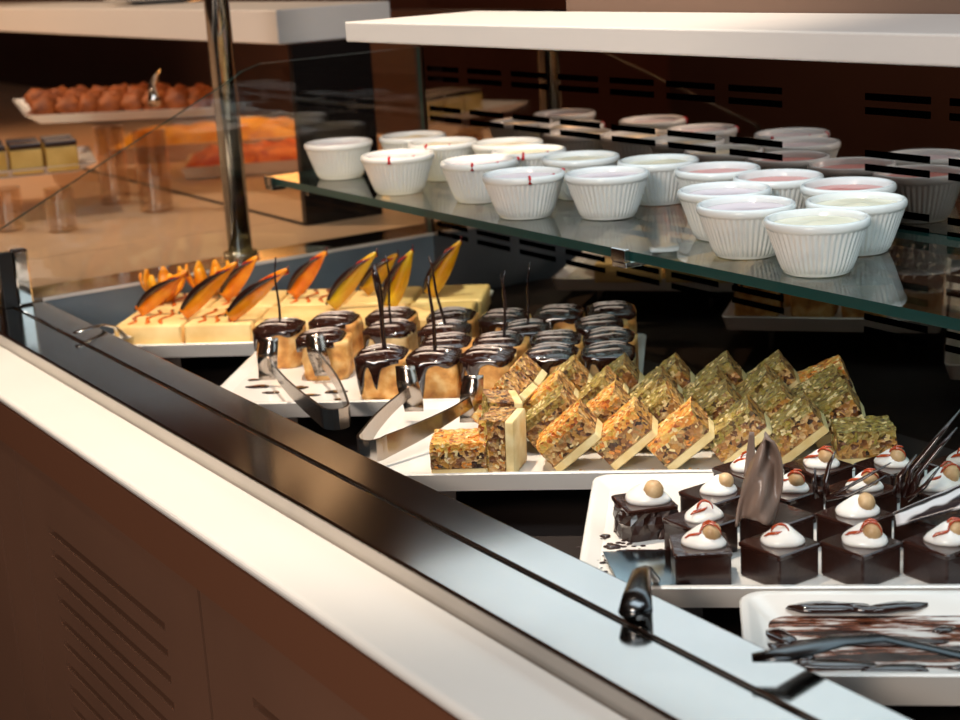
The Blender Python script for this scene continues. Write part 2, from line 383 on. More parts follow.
# ------------------------------------------------------------------ plates
def plate_mesh(W, D, r=.006, depth=.0045, th=.017, inner='porcelain', name='serving_plate'):
    hx, hy = W/2, D/2
    L = [rrect(hx-.010,hy-.010,r,-th), rrect(hx-.005,hy-.005,r,-th+.0008), rrect(hx-.0008,hy-.0008,r+.002,-.003), rrect(hx,hy,r+.002,-.001), rrect(hx-.001,hy-.001,r+.002,0),
         rrect(hx-.004,hy-.004,r,0), rrect(hx-.006,hy-.006,r,-.001), rrect(hx-.011-depth*.6,hy-.011-depth*.6,r,-depth)]
    m = MB(); m.loft(L, cap0=True, cap1=False)
    m.loft([L[-1]], cap0=False, cap1=True, mi=1)
    return m
PT = -.408
def plate(name, s0, s1, t0, t1, label, inner='porcelain', **k):
    c = st((s0+s1)/2, (t0+t1)/2, PT)
    root = empty(name, (c.x, c.y, c.z), TH); tag(root, label, 'plate', 'white rectangular serving plates in the cold well')
    m = plate_mesh(s1-s0, t1-t0, **k)
    d = m.obj('dish', ['porcelain', inner], root); smooth_by_angle(d, .6)
    th = k.get('th', .017)
    for ix in (-1, 1):
        for iy in (-1, 1):
            MB().box(ix*(s1-s0)*.33-.010, ix*(s1-s0)*.33+.010, iy*(t1-t0)*.3-.003, iy*(t1-t0)*.3+.003, -.52-PT, -th).obj('riser_leg', 'steel', root)
    return root
P1 = plate('serving_plate', -.658,-.240,1.640,1.878, 'farthest white plate, under the pale cheesecake slices with orange garnish')
P2 = plate('serving_plate', -.465,-.050,1.402,1.637, 'white plate under the chocolate-glazed sponge cakes, second from the pole', 'porcelain')
P3 = plate('serving_plate', -.277, .128,1.189,1.399, 'white plate under the crowd of nut-topped bars')
P4 = plate('serving_plate', -.081, .345,.9585,1.184, 'white plate under the dark square chocolate cakes with cream', 'porcelain', r=.012, depth=.0045)
P5 = plate('serving_plate', .024, .40,.834,.9535, 'nearly empty white dish smeared with leftover chocolate', 'smeared', r=.014, depth=.010, th=.022)
TOPZ = PT-.0045     # eating surface of the flat plates

# ------------------------------------------------------------------ cheesecakes
def cheesecake(w, d, h, drz):
    root = empty('cheesecake_slice')
    m = MB(); n = 6
    m.loft([rrect(w/2-.001,d/2-.001,.002,0), rrect(w/2,d/2,.003,.001), rrect(w/2,d/2,.003,h-.0025), rrect(w/2-.0015,d/2-.0015,.003,h-.0006), rrect(w/2-.004,d/2-.004,.003,h)])
    o = m.obj('cake_body', 'cheese', root, smooth=False); smooth_by_angle(o, .7)
    if drz:
        q = MB()
        for k in range(3):
            x = -w*.3+k*w*.22
            q.tube([(x+.004*sin(j*1.3+k), -d/2+.008+j*(d-.02)/7, h+.0006) for j in range(8)], [.0012+.0006*(j%2) for j in range(8)], 6, flat=(1.5,.6))
        q.obj('syrup_drizzle', 'caramel', root, smooth=True)
    return root
def garnish(root, x, y, z, ds, dz, green=False, yaw=0):
    """leaf of candied fruit standing on the slice, dark chocolate along one edge, red sugar tip"""
    def leaf(t):           # centre line and width
        px = ds*(t**1.05); pz = dz*(1-(1-t)**1.15)*.98
        wd = .0122*sin(PI*min(1,.16+.82*t))**.75*(1-.42*t)+.001
        return px, pz, wd
    n = 12; th = .0016
    cy, sy = cos(yaw), sin(yaw)
    def P(px, off, pz): return (x+px*cy-off*sy, y+px*sy+off*cy, z+pz)
    tl = math.hypot(ds, dz); nx, nz = -dz/tl, ds/tl     # normal to the run, pointing up-left
    m = MB(); loops = []
    for k in range(n+1):
        t = k/n; px, pz, wd = leaf(t); cv = .004*sin(PI*t)
        loops.append([P(px-nx*wd*1.1, cv-th, pz-nz*wd*1.1+.001), P(px-nx*wd*1.1, cv+th, pz-nz*wd*1.1+.001), P(px+nx*wd*.6, cv+th, pz+nz*wd*.6+.001), P(px+nx*wd*.6, cv-th, pz+nz*wd*.6+.001)])
    mz = min(v[2] for l in loops for v in l)-z
    loops = [[(v[0], v[1], v[2]-min(0,mz)) for v in l] for l in loops]
    lf = m.loft(loops).obj('candied_fruit_leaf', 'fruit_g' if green else 'fruit', root, smooth=True)
    m = MB(); loops = []
    for k in range(n+1):
        t = k/n*.86; px, pz, wd = leaf(t); pz = max(pz, .001); q = .0030*sin(PI*(.08+.9*k/n))+.0005; o = wd*.6
        bx, bz = px+nx*(o+q), pz+nz*(o+q)
        loops.append([P(bx-nx*q, .001-.0022, bz-nz*q+.001), P(bx-nx*q, .001+.0030, bz-nz*q+.001), P(bx+nx*q, .001+.0030, bz+nz*q+.001), P(bx+nx*q, .001-.0022, bz+nz*q+.001)])
    m.loft(loops).obj('chocolate_edge', 'stick', lf, smooth=True)
    px, pz, wd = leaf(.74); qx, qz, _ = leaf(1)
    MB().tube([P(leaf(.35)[0]+nx*.006, .0035, leaf(.35)[1]+nz*.006+.002), P(px+nx*.006, .003, pz+nz*.006+.002), P(qx+.001, .002, qz+.003), P(qx+.0015,.002,qz+.010)], [.0014,.0030,.0024,.0008], 7).obj('red_sugar_tip', 'red', lf, smooth=True)
G1 = 'pale cheesecake slices on the farthest plate'
cw, cd, ch = .0770, .084, .0235
garn = {(0,0):(-.616,1.700,.050,.046,0),(0,1):(-.557,1.679,.055,.060,0),(0,2):(-.499,1.660,.058,.054,0),(0,3):(-.394,1.705,.046,.062,1),(0,4):(-.327,1.700,.025,.066,1),
        (1,1):(-.535,1.765,.037,.050,0),(1,2):(-.454,1.767,.037,.053,0),(1,3):(-.37,1.775,.035,.045,1),(1,4):(-.290,1.752,.033,.064,1)}
rowname = {0:'front row', 1:'back row'}
for r_ in (0,1):
    for c_ in range(5):
        s = -.6005+.0805*c_+(.003 if r_ else 0); t = 1.693+.0865*r_
        root = cheesecake(cw, cd, ch, (r_*5+c_) in (0,1,5,6,7))
        root.location = st(s, t, TOPZ); root.rotation_euler = (0,0,TH)
        g = garn.get((r_, c_))
        if g: garnish(root, g[0]-s-.010, g[1]-t, ch, g[2]*1.22, g[3]*.95, bool(g[4]), 0)
        lab = 'pale cheesecake slice, %s from the left in the %s' % (ORD[c_], rowname[r_])
        if g: lab += ', yellow-green candied leaf' if g[4] else ', orange candied leaf'
        tag(root, lab, 'cake', G1)
# curly orange peel crown sitting on the back left slice
def peel(s, t, n, R, label):
    m = MB()
    for k in range(n):
        a0 = 2*PI*k/n; pts = []; loops = []
        for j in range(7):
            f = j/6; rr = R*(.35+.75*sin(f*PI*.62)); zz = .037*f
            wd = .0085*sin(PI*(.12+.8*f)); c_ = Vector((rr*cos(a0), rr*sin(a0), zz)); tg = Vector((-sin(a0), cos(a0), 0)); rd = Vector((cos(a0), sin(a0), .2))
            loops.append([c_-tg*wd, c_-tg*wd*.4+rd*.0022, c_+tg*wd*.4+rd*.0022, c_+tg*wd, c_+tg*wd*.4-rd*.0008, c_-tg*wd*.4-rd*.0008])
        m.loft(loops)
    m.ball((0,0,.008), R*.45, 12, 8)
    o = m.obj('orange_peel_curl', 'peel', smooth=True); o.location = st(s, t, TOPZ+ch+.0008); tag(o, label, 'garnish', 'curled orange peels on the cheesecakes')
peel(-.618,1.772,7,.023,'curled orange peel crown, left of the two on the cheesecakes')
peel(-.572,1.802,8,.024,'curled orange peel crown, right of the two, nearer the pole')

# ------------------------------------------------------------------ glazed sponge cakes
def superell(a, r, p=4.6): c, s = cos(a), sin(a); return r/((abs(c)**p+abs(s)**p)**(1/p))
def sponge_cake(seed, w=.0236, h=.0385, pale=False, cover=1.0, drips=(1,1,1)):
    rnd = random.Random(seed); root = empty('glazed_sponge_cake')
    N = 40; m = MB(); loops = []
    for k in range(9):
        f = k/8; z = h*f; l = []
        for i in range(N):
            a = 2*PI*i/N; rr = superell(a, w)*(1-.05*abs(f-.5))
            d = Vector((cos(a)*rr, sin(a)*rr, z)); rr += .0016*noise.noise(d*130+Vector((seed,0,0)))+.0012*noise.noise(d*45+Vector((0,seed,0)))
            if k == 0: rr -= .001
            l.append((rr*cos(a), rr*sin(a), z+(.0012*noise.noise(d*90) if k == 8 else 0)))
        loops.append(l)
    loops.append([(x*.6, y*.6, h+.0006+.001*noise.noise(Vector((x,y,seed))*90)) for x,y,_ in loops[-1]])
    m.loft(loops).obj('sponge', 'bakepale' if pale else 'bake', root, smooth=True)
    # glaze: dome with ridges, edge runs down the sides as drips
    m = MB(); N = 72; loops = []
    cx = -w*(1-cover)*.9
    Ls = []
    for i in range(N):
        a = 2*PI*i/N; L = .0035+.0025*(noise.noise(Vector((cos(a)*2, sin(a)*2, seed*1.7)))+.3)
        for (c_, wdt, ln) in drips_for(rnd, seed):
            da = (a-c_+PI) % (2*PI)-PI; L += ln*math.exp(-(da/wdt)**2)
        Ls.append(max(.002, min(L, h-.002)))
    def ring(f, extra=0):
        l = []
        for i in range(N):
            a = 2*PI*i/N; rr = superell(a, w)*f*(.82+.18*cover)+extra
            x, y = rr*cos(a)+cx*f, rr*sin(a)
            dome = .0042*(1-f**2.2)
            rid = .0011*sin(y*1100+5*sin(x*50+seed)) if f < .97 else 0
            l.append((x, y, h+.0022+dome+rid))
        return l
    fs = [0.03,.2,.35,.5,.62,.74,.84,.92,.98]
    for f in fs: loops.append(ring(f))
    top = ring(1.0, .0018)
    loops.append([(x, y, h+.0016) for x,y,z in top])
    for q in (.15,.5,.85): loops.append([(x, y, h-Ls[i]*q) for i,(x,y,z) in enumerate(top)])
    loops.append([(x*.985, y*.985, h-Ls[i]) for i,(x,y,z) in enumerate(top)])
    loops.append([(x*.86, y*.86, h-Ls[i]*.98) for i,(x,y,z) in enumerate(top)])
    m.loft(loops, cap0=True, cap1=False)
    gz = m.obj('chocolate_glaze', 'glaze', root, smooth=True)
    q = MB()
    for k in range(3):
        y0 = -w*.55+k*w*.55
        q.tube([(-w*.75+j*w*.24+cx, y0+.0022*sin(j*.8+seed+k)+.0035*(j/6)**2, h+.0072-.0034*((-w*.75+j*w*.24)**2+y0*y0)/w/w) for j in range(7)], [.0005,.0012,.0013,.0010,.0013,.0010,.0004], 6)
    q.obj('pale_glaze_lines', 'glazeline', gz, smooth=True)  # thin pale raised lines across the glaze
    return root
def drips_for(rnd, seed):
    r = random.Random(seed*13+1)
    return [(1.5*PI+r.uniform(-.45,.1), r.uniform(.10,.16), r.uniform(.016,.034)), (1.25*PI+r.uniform(-.2,.2), .14, r.uniform(.004,.03)), (0+r.uniform(-.3,.3), .15, r.uniform(.0,.012)), (PI, .2, r.uniform(.005,.02))]
cks = [(-.425,1.565),(-.37,1.590),(-.365,1.515),(-.305,1.545),(-.29,1.440),(-.24,1.428),(-.312,1.602),(-.232,1.480),(-.247,1.535),(-.246,1.592),(-.193,1.430),(-.19,1.580),(-.183,1.480),(-.165,1.525),(-.122,1.428),(-.136,1.592),(-.119,1.480),(-.088,1.540),(-.072,1.430),(-.069,1.485),(-.083,1.600)]
cks = relax(cks, .0512, clamp=lambda s, t: (min(max(s,-.438),-.078), min(max(t,1.430),1.611)))
protos = [sponge_cake(i, cover=.93-.1*(i%3), pale=(i%4 == 3)) for i in range(5)]
sticks = {0:(.0,.072,.0016),4:(-.003,.087,.0030),5:(-.001,.076,.0022),3:(.001,.075,.0016),8:(-.014,.074,.0018),12:(.004,.068,.0016),11:(-.003,.045,.0014),13:(.004,.066,.0014)}
# describe each by its rank along the plate and by depth band
def band(t): return 'front' if t < 1.462 else 'second' if t < 1.512 else 'third' if t < 1.56 else 'back'
order = sorted(range(len(cks)), key=lambda i: (band(cks[i][1]), cks[i][0])); rk = {}
for i in order:
    b_ = band(cks[i][1]); rk.setdefault(b_, []).append(i)
used = set()
cake_roots = {}
for i, (s, t) in enumerate(cks):
    p = protos[i % 5]
    if (i % 5) not in used: used.add(i % 5); root = p
    else: root = copy_tree(p)
    root.location = st(s, t, TOPZ); root.rotation_euler = (0,0,TH+random.uniform(-.12,.12))
    b_ = band(t); n_ = rk[b_].index(i)
    lab = 'glazed sponge cake, %s from the left in the %s row' % (ORD[n_], b_)
    tag(root, lab, 'cake', 'chocolate-glazed sponge cakes on the second plate'); cake_roots[i] = root
for i, root in cake_roots.items():
    if i in sticks:
        dx, dz, r_ = sticks[i]; pts = []
        for j in range(9):
            f = j/8; pts.append((dx*f+.0016*sin(f*7+i)*f, .0012*cos(f*6+i)*f, .0385+.002+f*(dz-.0005)))
        if i == 4: rr = [r_*(.8+.5*math.exp(-((j-6.2)/1.2)**2))*(1-.5*(j == 8)) for j in range(9)]
        else: rr = [r_*(1-.45*j/8) for j in range(9)]
        MB().tube(pts, rr, 8).obj('chocolate_stick', 'stick', root, smooth=True)
        root['label'] += ', chocolate stick on top'

# chocolate puddles on that plate are parts of it
def puddle(parent, s, t, rx, ry, seed, z=None, th=.0008, matn='glaze', name='chocolate_drip', rot=0):
    N = 26; loops = []
    for f, zz in ((1,0),(.93,th*.7),(.6,th),(.1,th)):
        l = []
        for i in range(N):
            a = 2*PI*i/N; k = 1+.35*noise.noise(Vector((cos(a)*1.6,sin(a)*1.6,seed)))
            x, y = rx*k*f*cos(a), ry*k*f*sin(a)
            l.append((x*cos(rot)-y*sin(rot), x*sin(rot)+y*cos(rot), zz))
        loops.append(l)
    o = MB().loft(loops).obj(name, matn, parent, smooth=True)
    c = st(s, t, (TOPZ if z is None else z)+.0002)
    o.location = parent.matrix_basis.inverted() @ c
    return o
bpy.context.view_layer.update()
for i, (s, t, a_, b_) in enumerate([(-.428,1.475,.010,.004),(-.41,1.452,.007,.003),(-.385,1.468,.006,.004),(-.37,1.44,.008,.003),(-.345,1.45,.009,.004),(-.335,1.424,.005,.003),(-.318,1.47,.006,.003),(-.44,1.50,.005,.003),(-.297,1.417,.005,.003)]):
    puddle(P2, s, t, a_*1.35, b_*1.5, i*1.3)

# ------------------------------------------------------------------ nut bars
def nut_bar(seed, w=.0450, d=.0400, h=.0285, green=False):
    """origin on the lower left edge of the base; x along the base, z through the layers"""
    root = empty('nut_bar'); hb = .0075
    rnd = random.Random(seed)
    m = MB(); loops = []
    for z, q in ((0,.0012),(.001,.0),(hb-.0005,0),(hb,.0008)):
        loops.append([(x+w/2, y, z) for x,y,_ in rrect(w/2-q, d/2-q, .0015, z, 2)])
    b = m.loft(loops).obj('shortbread_base', 'base', root); smooth_by_angle(b, .8)
    # nut layer: fine grid box, pushed about by noise
    nx, ny, nz = 16, 14, 9
    m = MB(); idx = {}
    def vid(i, j, k):
        if (i,j,k) not in idx:
            x = w*i/nx; y = -d/2+d*j/ny; z = hb+.0002+(h-hb)*k/nz; p = Vector((x,y,z))*240+Vector((seed*7.1,0,0))
            am = .0011 if k > 0 else .0003
            n = noise.noise_vector(p)*am+noise.noise_vector(p*.4)*am*1.1
            if k == 0: n.z = abs(n.z)*.3
            idx[(i,j,k)] = len(m.v); m.v.append((x+n.x, y+n.y, z+n.z))
        return idx[(i,j,k)]
    def quad(a_,b_,c_,d_,mi): m.f.append((a_,b_,c_,d_)); m.mi.append(mi)
    for i in range(nx):
        for j in range(ny):
            quad(vid(i,j,nz),vid(i+1,j,nz),vid(i+1,j+1,nz),vid(i,j+1,nz),0); quad(vid(i,j,0),vid(i,j+1,0),vid(i+1,j+1,0),vid(i+1,j,0),1)
        for k in range(nz):
            quad(vid(i,0,k),vid(i+1,0,k),vid(i+1,0,k+1),vid(i,0,k+1),1 if k < nz-3 else 0); quad(vid(i,ny,k),vid(i,ny,k+1),vid(i+1,ny,k+1),vid(i+1,ny,k),1)
    for j in range(ny):
        for k in range(nz):
            quad(vid(0,j,k),vid(0,j,k+1),vid(0,j+1,k+1),vid(0,j+1,k),1 if k < nz-3 else 0); quad(vid(nx,j,k),vid(nx,j+1,k),vid(nx,j+1,k+1),vid(nx,j,k+1),1)
    top = m.obj('nut_topping', ['nut_green' if green else 'nut_orange', 'nut_side'], root, smooth=False)
    # slivers of nut lying on the top and sides
    q = MB()
    for _ in range(46):
        face = rnd.random(); a = rnd.uniform(0, PI); L = rnd.uniform(.0022,.0048); ww = rnd.uniform(.0006,.0011)
        if face < .55: c = Vector((rnd.uniform(.003,w-.003), rnd.uniform(-d/2+.003,d/2-.003), h+.0003)); u = Vector((cos(a),sin(a),rnd.uniform(-.2,.3))); v = Vector((-sin(a),cos(a),0)); n = Vector((0,0,1))
        elif face < .8: c = Vector((rnd.uniform(.003,w-.003), -d/2-.0003, rnd.uniform(hb+.002,h-.002))); u = Vector((cos(a),0,sin(a))); v = Vector((-sin(a),0,cos(a))); n = Vector((0,1,0))
        else: c = Vector((-.0003, rnd.uniform(-d/2+.003,d/2-.003), rnd.uniform(hb+.002,h-.002))); u = Vector((0,cos(a),sin(a))); v = Vector((0,-sin(a),cos(a))); n = Vector((1,0,0))
        q.obox(c, u*L/2, v*ww, n*.0006, rnd.randint(0,1))
    q.obj('nut_slivers', ['sliver_g' if green else 'sliver_o', 'base'], top)['kind'] = 'stuff'
    return root
bp_o = [nut_bar(i+1) for i in range(3)]; bp_g = [nut_bar(i+11, green=True) for i in range(3)]
barlist = []
PHI = math.radians(40)
for (s, t) in [(-.109,1.217),(-.0645,1.222),(-.020,1.215),(.0245,1.224)]: barlist.append((s,t,0,PHI,0,1 if s > .02 else 0,0))
barlist += [(.068,1.228,0,PHI*.97,0,1,0)]
for k, s in enumerate((-.128,-.083,-.038,.007,.052)): barlist.append((s,1.268+.003*(k%2),0,PHI*(1+.05*((k*7)%3-1)),0,1 if k not in (1,) else 0,1))
for k, s in enumerate((-.135,-.090,-.045,.000,.045)): barlist.append((s,1.314+.003*(k%2),0,PHI*(1+.06*((k*5)%3-1)),0,1 if k != 0 else 0,2))
for k, s in enumerate((-.125,-.080,-.035,.010,.055)): barlist.append((s,1.360+.002*(k%2),0,PHI*(1+.05*((k*3)%3-1)),0,1,3))
rown = ['front row','second row','third row','back row']
cnt = {0:0,1:0,2:0,3:0}; uo = 0; ug = 0
def put_bar(s, t, z, phi, yaw, green, lab):
    global uo, ug
    if green: src = bp_g[ug % 3]; root = src if ug < 3 else copy_tree(src); ug += 1
    else: src = bp_o[uo % 3]; root = src if uo < 3 else copy_tree(src); uo += 1
    root.location = st(s, t, TOPZ+z); root.rotation_euler = (0, -phi, TH+yaw)
    return tag(root, lab, 'pastry', 'nut-topped bars crowded on the third plate')
for (s, t, z, phi, yaw, g, r_) in barlist:
    cnt[r_] += 1
    put_bar(s, t, z, phi, yaw, g, '%s nut bar leaning over, %s leaner from the left in the %s' % ('greenish' if g else 'orange-brown', ORD[cnt[r_]-1], rown[r_]))
put_bar(-.212,1.211,0,0,.05,0,'nut bar lying flat at the near left corner of its plate')
put_bar(-.141,1.214,0,PI/2-.02,-.15,0,'nut bar standing on end, cream base turned right, beside the flat corner bar')
put_bar(.1080,1.222,0,.03,.06,1,'flat nut bar at the near right end of the plate')
put_bar(.0985,1.270,0,PHI*.8,-.05,1,'greenish nut bar tilted behind the flat one at the near right end')
put_bar(.0930,1.316,0,PHI*.75,.06,1,'greenish nut bar at the right end of the third row')
put_bar(.0960,1.362,0,PHI*.6,.0,0,'orange-crusted nut bar at the far right corner of the plate')
put_bar(-.150,1.268,0,PI/2-.10,.25,1,'small greenish nut bar standing on end behind the upright cream-backed bar')
put_bar(-.166,1.314,0,math.radians(52),-.2,0,'orange nut bar at the left end of the third row, tipped steeply')
put_bar(-.163,1.362,0,math.radians(48),-.1,0,'orange nut bar at the far left corner, cream base facing right')
# crumbs of the base fallen on the plate
q = MB()
for _ in range(40):
    c = A*random.uniform(-.20,.10)+B*random.uniform(1.197,1.203)
    q.ball((c.x, c.y, TOPZ+H+.0008), .0009+random.random()*.0008, 6, 4)
tag(q.obj('pastry_crumbs', 'bake'), 'golden crumbs scattered along the front lip of the nut bar plate', 'crumbs', kind='stuff')

# ------------------------------------------------------------------ square chocolate cakes
def choc_cake(seed, side=.0362, h=.0240, broken=False):
    root = empty('square_chocolate_cake'); hs = side/2
    m = MB(); L = [rrect(hs-.001,hs-.001,.0012,0,2), rrect(hs,hs,.0016,.0012,2), rrect(hs,hs,.0016,h-.0035,2), rrect(hs+.0006,hs+.0006,.0018,h-.0028,2)]
    if broken:
        N = 30; L = []
        for z in (0,.006,.012,.017,.021):
            L.append([(superell(2*PI*i/N, hs, 5)*cos(2*PI*i/N)*1.1+.004*noise.noise(Vector((i*.9,z*300,3))), superell(2*PI*i/N, hs, 5)*sin(2*PI*i/N)+.004*noise.noise(Vector((i*.9,z*300,9))), z) for i in range(N)])
    m.loft(L).obj('cake_body', 'choc', root)
    m = MB(); m.loft([rrect(hs+.0008,hs+.0008,.002,h-.0032,3), rrect(hs+.0010,hs+.0010,.002,h-.0008,3), rrect(hs,hs,.002,h,3)])
    m.obj('glossy_top', 'gloss_top', root)
    return root
def topping(root, h, seed, hz=True, rot=0, drz=True, sc=1.0):
    r = random.Random(seed); ct_, sn_ = cos(rot), sin(rot)
    def P(x, y, z): return (x*ct_-y*sn_, x*sn_+y*ct_, h+z)
    N = 20; loops = []
    sc = r.uniform(.88,1.12); R = .0142*sc
    for f, z in ((1,0),(1.03,.0015),(.95,.0035),(.8,.0055),(.55,.0085),(.35,.011),(.2,.0125),(.05,.013)):
        z *= sc; l = []
        for i in range(N):
            a = 2*PI*i/N; k = 1+.16*cos(a)*(1-z*40)+.22*noise.noise(Vector((cos(a),sin(a),seed+z*60)))
            l.append(P(R*f*k*cos(a)+.003*(z/.013), R*f*k*.8*sin(a), z))
        loops.append(l)
    cr = MB().loft(loops).obj('cream_dollop', 'cream', root, smooth=True)
    if hz:
        x0 = .0075*sc
        MB().ball(P(x0,-.002,.0080*sc), .0066*sc, 14, 9, (1,1,1.05), nz=.06, seed=seed).obj('hazelnut', 'hazel', root, smooth=True)
    if drz:
        q = MB(); bx = .0075*sc if hz else .0015; rr = .0070*sc if hz else .0058
        for k in range(2 if hz else 1):
            off = -.0045+.0045*k+.001*sin(seed); pts = []
            for j in range(8):
                th = (-.2+j*.48) if k == 0 else (.3+j*.25)
                pts.append(P(bx-rr*cos(th)*.98, off+.001*sin(j+seed), (.0080*sc if hz else .0078)+rr*sin(th)*1.04))
            q.tube(pts, [.0003,.0006,.0010,.0008,.0011,.0007,.0006,.0003], 6)
        q.tube([P(-.009*sc+j*.0030, -.0055+.001*sin(j*1.7), .0052+.0014*j*sc-.0001*j*j) for j in range(5)], [.0004,.0012,.0013,.0011,.0004], 6)
        q.obj('red_syrup_drizzle', 'redsauce', cr, smooth=True)
d45 = math.radians(50+45-3)
ch_ = .0240
cc = [ # s, t, rot, cream?, hazel, drizzle, label
 (-.038,1.070,TH+.35,1,'half-eaten chocolate cake with torn side, nearest the empty corner of its plate'),
 (.012,1.0865,d45,1,'chocolate cake topped by a tan nut, directly behind the milk-chocolate shard\'s left side'),
 (.001,1.0330,d45,0,'chocolate cake whose cream has one orange streak, second back on the left'),
 (.0005,.9865,TH+.10,1,'chocolate cake at the near left corner, drizzled nut beside the cream'),
 (.0365,1.1380,d45,0,'chocolate cake in the back row, half hidden left of the shard tip'),
 (.0885,1.1430,d45,1,'chocolate cake in the back row, immediately right of the shard tip'),
 (.0635,1.0910,d45,1,'chocolate cake right of the shard with cream crossed by a thin dark curl'),
 (.0515,.9875,d45,0,'chocolate cake in the front row in front of the shard, tall cream peak'),
 (.1035,.9875,d45,1,'chocolate cake in the front row with a rounded nut before the cream'),
 (.1555,.9875,d45,1,'chocolate cake at the right edge of the front row beside the marbled curl'),
 (.1045,1.0395,d45,1,'chocolate cake in the second row with a pale nut leaning on flat cream'),
 (.1145,1.0910,d45,1,'chocolate cake in the third row whose cream is speared by black curls'),
 (.1405,1.1430,d45,1,'chocolate cake in the back row, left of the tall black curl'),
 (.1665,1.0910,d45,1,'chocolate cake in the third row, right of the tall black curl'),
 (.1925,1.1430,d45,0,'chocolate cake in the back row at the right edge'),
 (.0525,1.0395,d45,None,'plain-topped chocolate cake hidden behind the milk-chocolate shard'),
 (.1560,1.0395,d45,None,'plain-topped chocolate cake beneath the marbled chocolate curl'),
 (.2080,.9875,d45,0,'chocolate cake just beyond the right edge of the front row'),
]
cproto = choc_cake(1)
for i, (s, t, rz, hz, lab) in enumerate(cc):
    if i == 0: root = choc_cake(5, broken=True)
    elif i == 1: root = cproto
    else:
        root = cproto.copy(); C.objects.link(root)
        for c_ in kids(cproto):
            if c_.name.startswith(('cake_body','glossy_top')):
                n_ = c_.copy(); C.objects.link(n_); n_.parent = root
    root.location = st(s, t, TOPZ); root.rotation_euler = (0,0,rz)
    if hz is not None: topping(root, ch_, i+2, bool(hz), TH-rz+random.uniform(-.5,.3) if i != 10 else TH-rz, i not in (0,1,10), 1.0)
    tag(root, lab, 'cake', 'square chocolate cakes on the fourth plate')

# milk chocolate shard standing between cakes
def sheet(fn, nu, nv, th, name, m, label=None, cat=None, parent=None):
    vs = [Vector(fn(i/nu, j/nv)) for i in range(nu+1) for j in range(nv+1)]
    fs = [(i*(nv+1)+j, (i+1)*(nv+1)+j, (i+1)*(nv+1)+j+1, i*(nv+1)+j+1) for i in range(nu) for j in range(nv)]
    o = MB().add(vs, fs).obj(name, m, parent, smooth=True)
    md = o.modifiers.new('solid', 'SOLIDIFY'); md.thickness = th; md.offset = 0
    if label: tag(o, label, cat)
    return o
def shard(u, v):      # u bottom->top, v left->right in the A direction
    L = -.004+.006*u; Rr = .034*(sin(PI*(.18+.62*u))**.8)*(1-.0*u)
    top = u > .999
    wdt = .041*((1-u)**.62)*(1-.45*(1-u)**2)+.001
    x = L+v*wdt+.014*u*u
    z = u*.062+.006*sin(v*PI)*(1-u)
    y = .0062*sin(v*7.0+u*4.5)+.0022*sin(v*13-u*6)+.006*u
    return x, y, z
bs = st(.0285,1.0135,TOPZ+.0245)
sh = sheet(shard, 22, 12, .0014, 'chocolate_shard', 'flame', 'tall grey-brown milk-chocolate shard standing between the square cakes', 'chocolate decoration')
sh.location = bs; sh.rotation_euler = (0,0,TH)
def fin(u, v): return ((v-.5)*.009*(1-.6*u)+.002*u, .002*sin(u*3), u*.034)
f_ = sheet(fin, 10, 4, .0012, 'chocolate_shard', 'flame', 'slim brown chocolate fin behind the tall grey-brown shard', 'chocolate decoration')
f_.location = st(.0375,1.115,TOPZ+.0245); f_.rotation_euler = (0,0,TH)
# black chocolate curls (pronged ribbons)
def curl(s, t, dirs, name_label, z0=.0245, r=.0013):
    root = MB()
    for pts in dirs: root.tube([Vector((p[0],p[1],p[2])) for p in pts], [r*1.3]+[r]*(len(pts)-2)+[r*.35], 7, flat=(1.6,.8))
    o = root.obj('chocolate_curl', 'stick', smooth=True); o.location = st(s, t, TOPZ+z0); o.rotation_euler = (0,0,TH); tag(o, name_label, 'chocolate decoration', 'black pronged chocolate curls on the cakes'); return o
curl(.088,1.066,[[(0,0,.001),(.0,.004,.012),(.003,.006,.024),(.007,.008,.032)], [(0,0,.001),(.015,.002,.008),(.03,.002,.017),(.044,.0,.026)], [(0,-.003,.001),(.015,-.004,.004),(.03,-.005,.012),(.040,-.006,.019)], [(-.006,0,.001),(-.008,.002,.012),(-.007,.003,.022)]],
     'black pronged chocolate curl in the middle, beside the third-row cream')
curl(.140,1.066,[[(0,0,.001),(.006,.004,.02),(.022,.006,.040),(.040,.008,.062)], [(0.004,-.003,.001),(.010,.0,.018),(.024,.001,.036),(.036,.002,.050)], [(-.004,0,.001),(-.002,.003,.015),(.010,.005,.030)], [(0.002,-.005,.001),(.014,-.004,.010),(.024,-.004,.024)]],
     'tall black pronged chocolate curl rising toward the right edge', r=.0019)
def marb(u, v):
    a = -1.2+2.2*v; R = .012+.012*u
    return (u*.062, R*sin(a)*.9, .006+.020*u+R*cos(a)*.55-.005)
mm = bpy.data.materials.new('marbled_chocolate'); mm.use_nodes = True; nt = mm.node_tree; b = nt.nodes['Principled BSDF']; b.inputs['Roughness'].default_value = .2
w_ = nt.nodes.new('ShaderNodeTexWave'); w_.inputs['Scale'].default_value = 28; w_.inputs['Distortion'].default_value = 5; w_.bands_direction = 'Y'
tc = nt.nodes.new('ShaderNodeTexCoord'); rr_ = nt.nodes.new('ShaderNodeValToRGB'); rr_.color_ramp.elements[0].position = .3; rr_.color_ramp.elements[0].color = lin((40,30,34)); rr_.color_ramp.elements[1].position = .6; rr_.color_ramp.elements[1].color = lin((206,204,206))
nt.links.new(tc.outputs['Object'], w_.inputs['Vector']); nt.links.new(w_.outputs['Fac'], rr_.inputs['Fac']); nt.links.new(rr_.outputs['Color'], b.inputs['Base Color'])
mo = sheet(marb, 16, 12, .0016, 'chocolate_curl', mm, 'black and white marbled chocolate curl lying at the right edge', 'chocolate decoration')
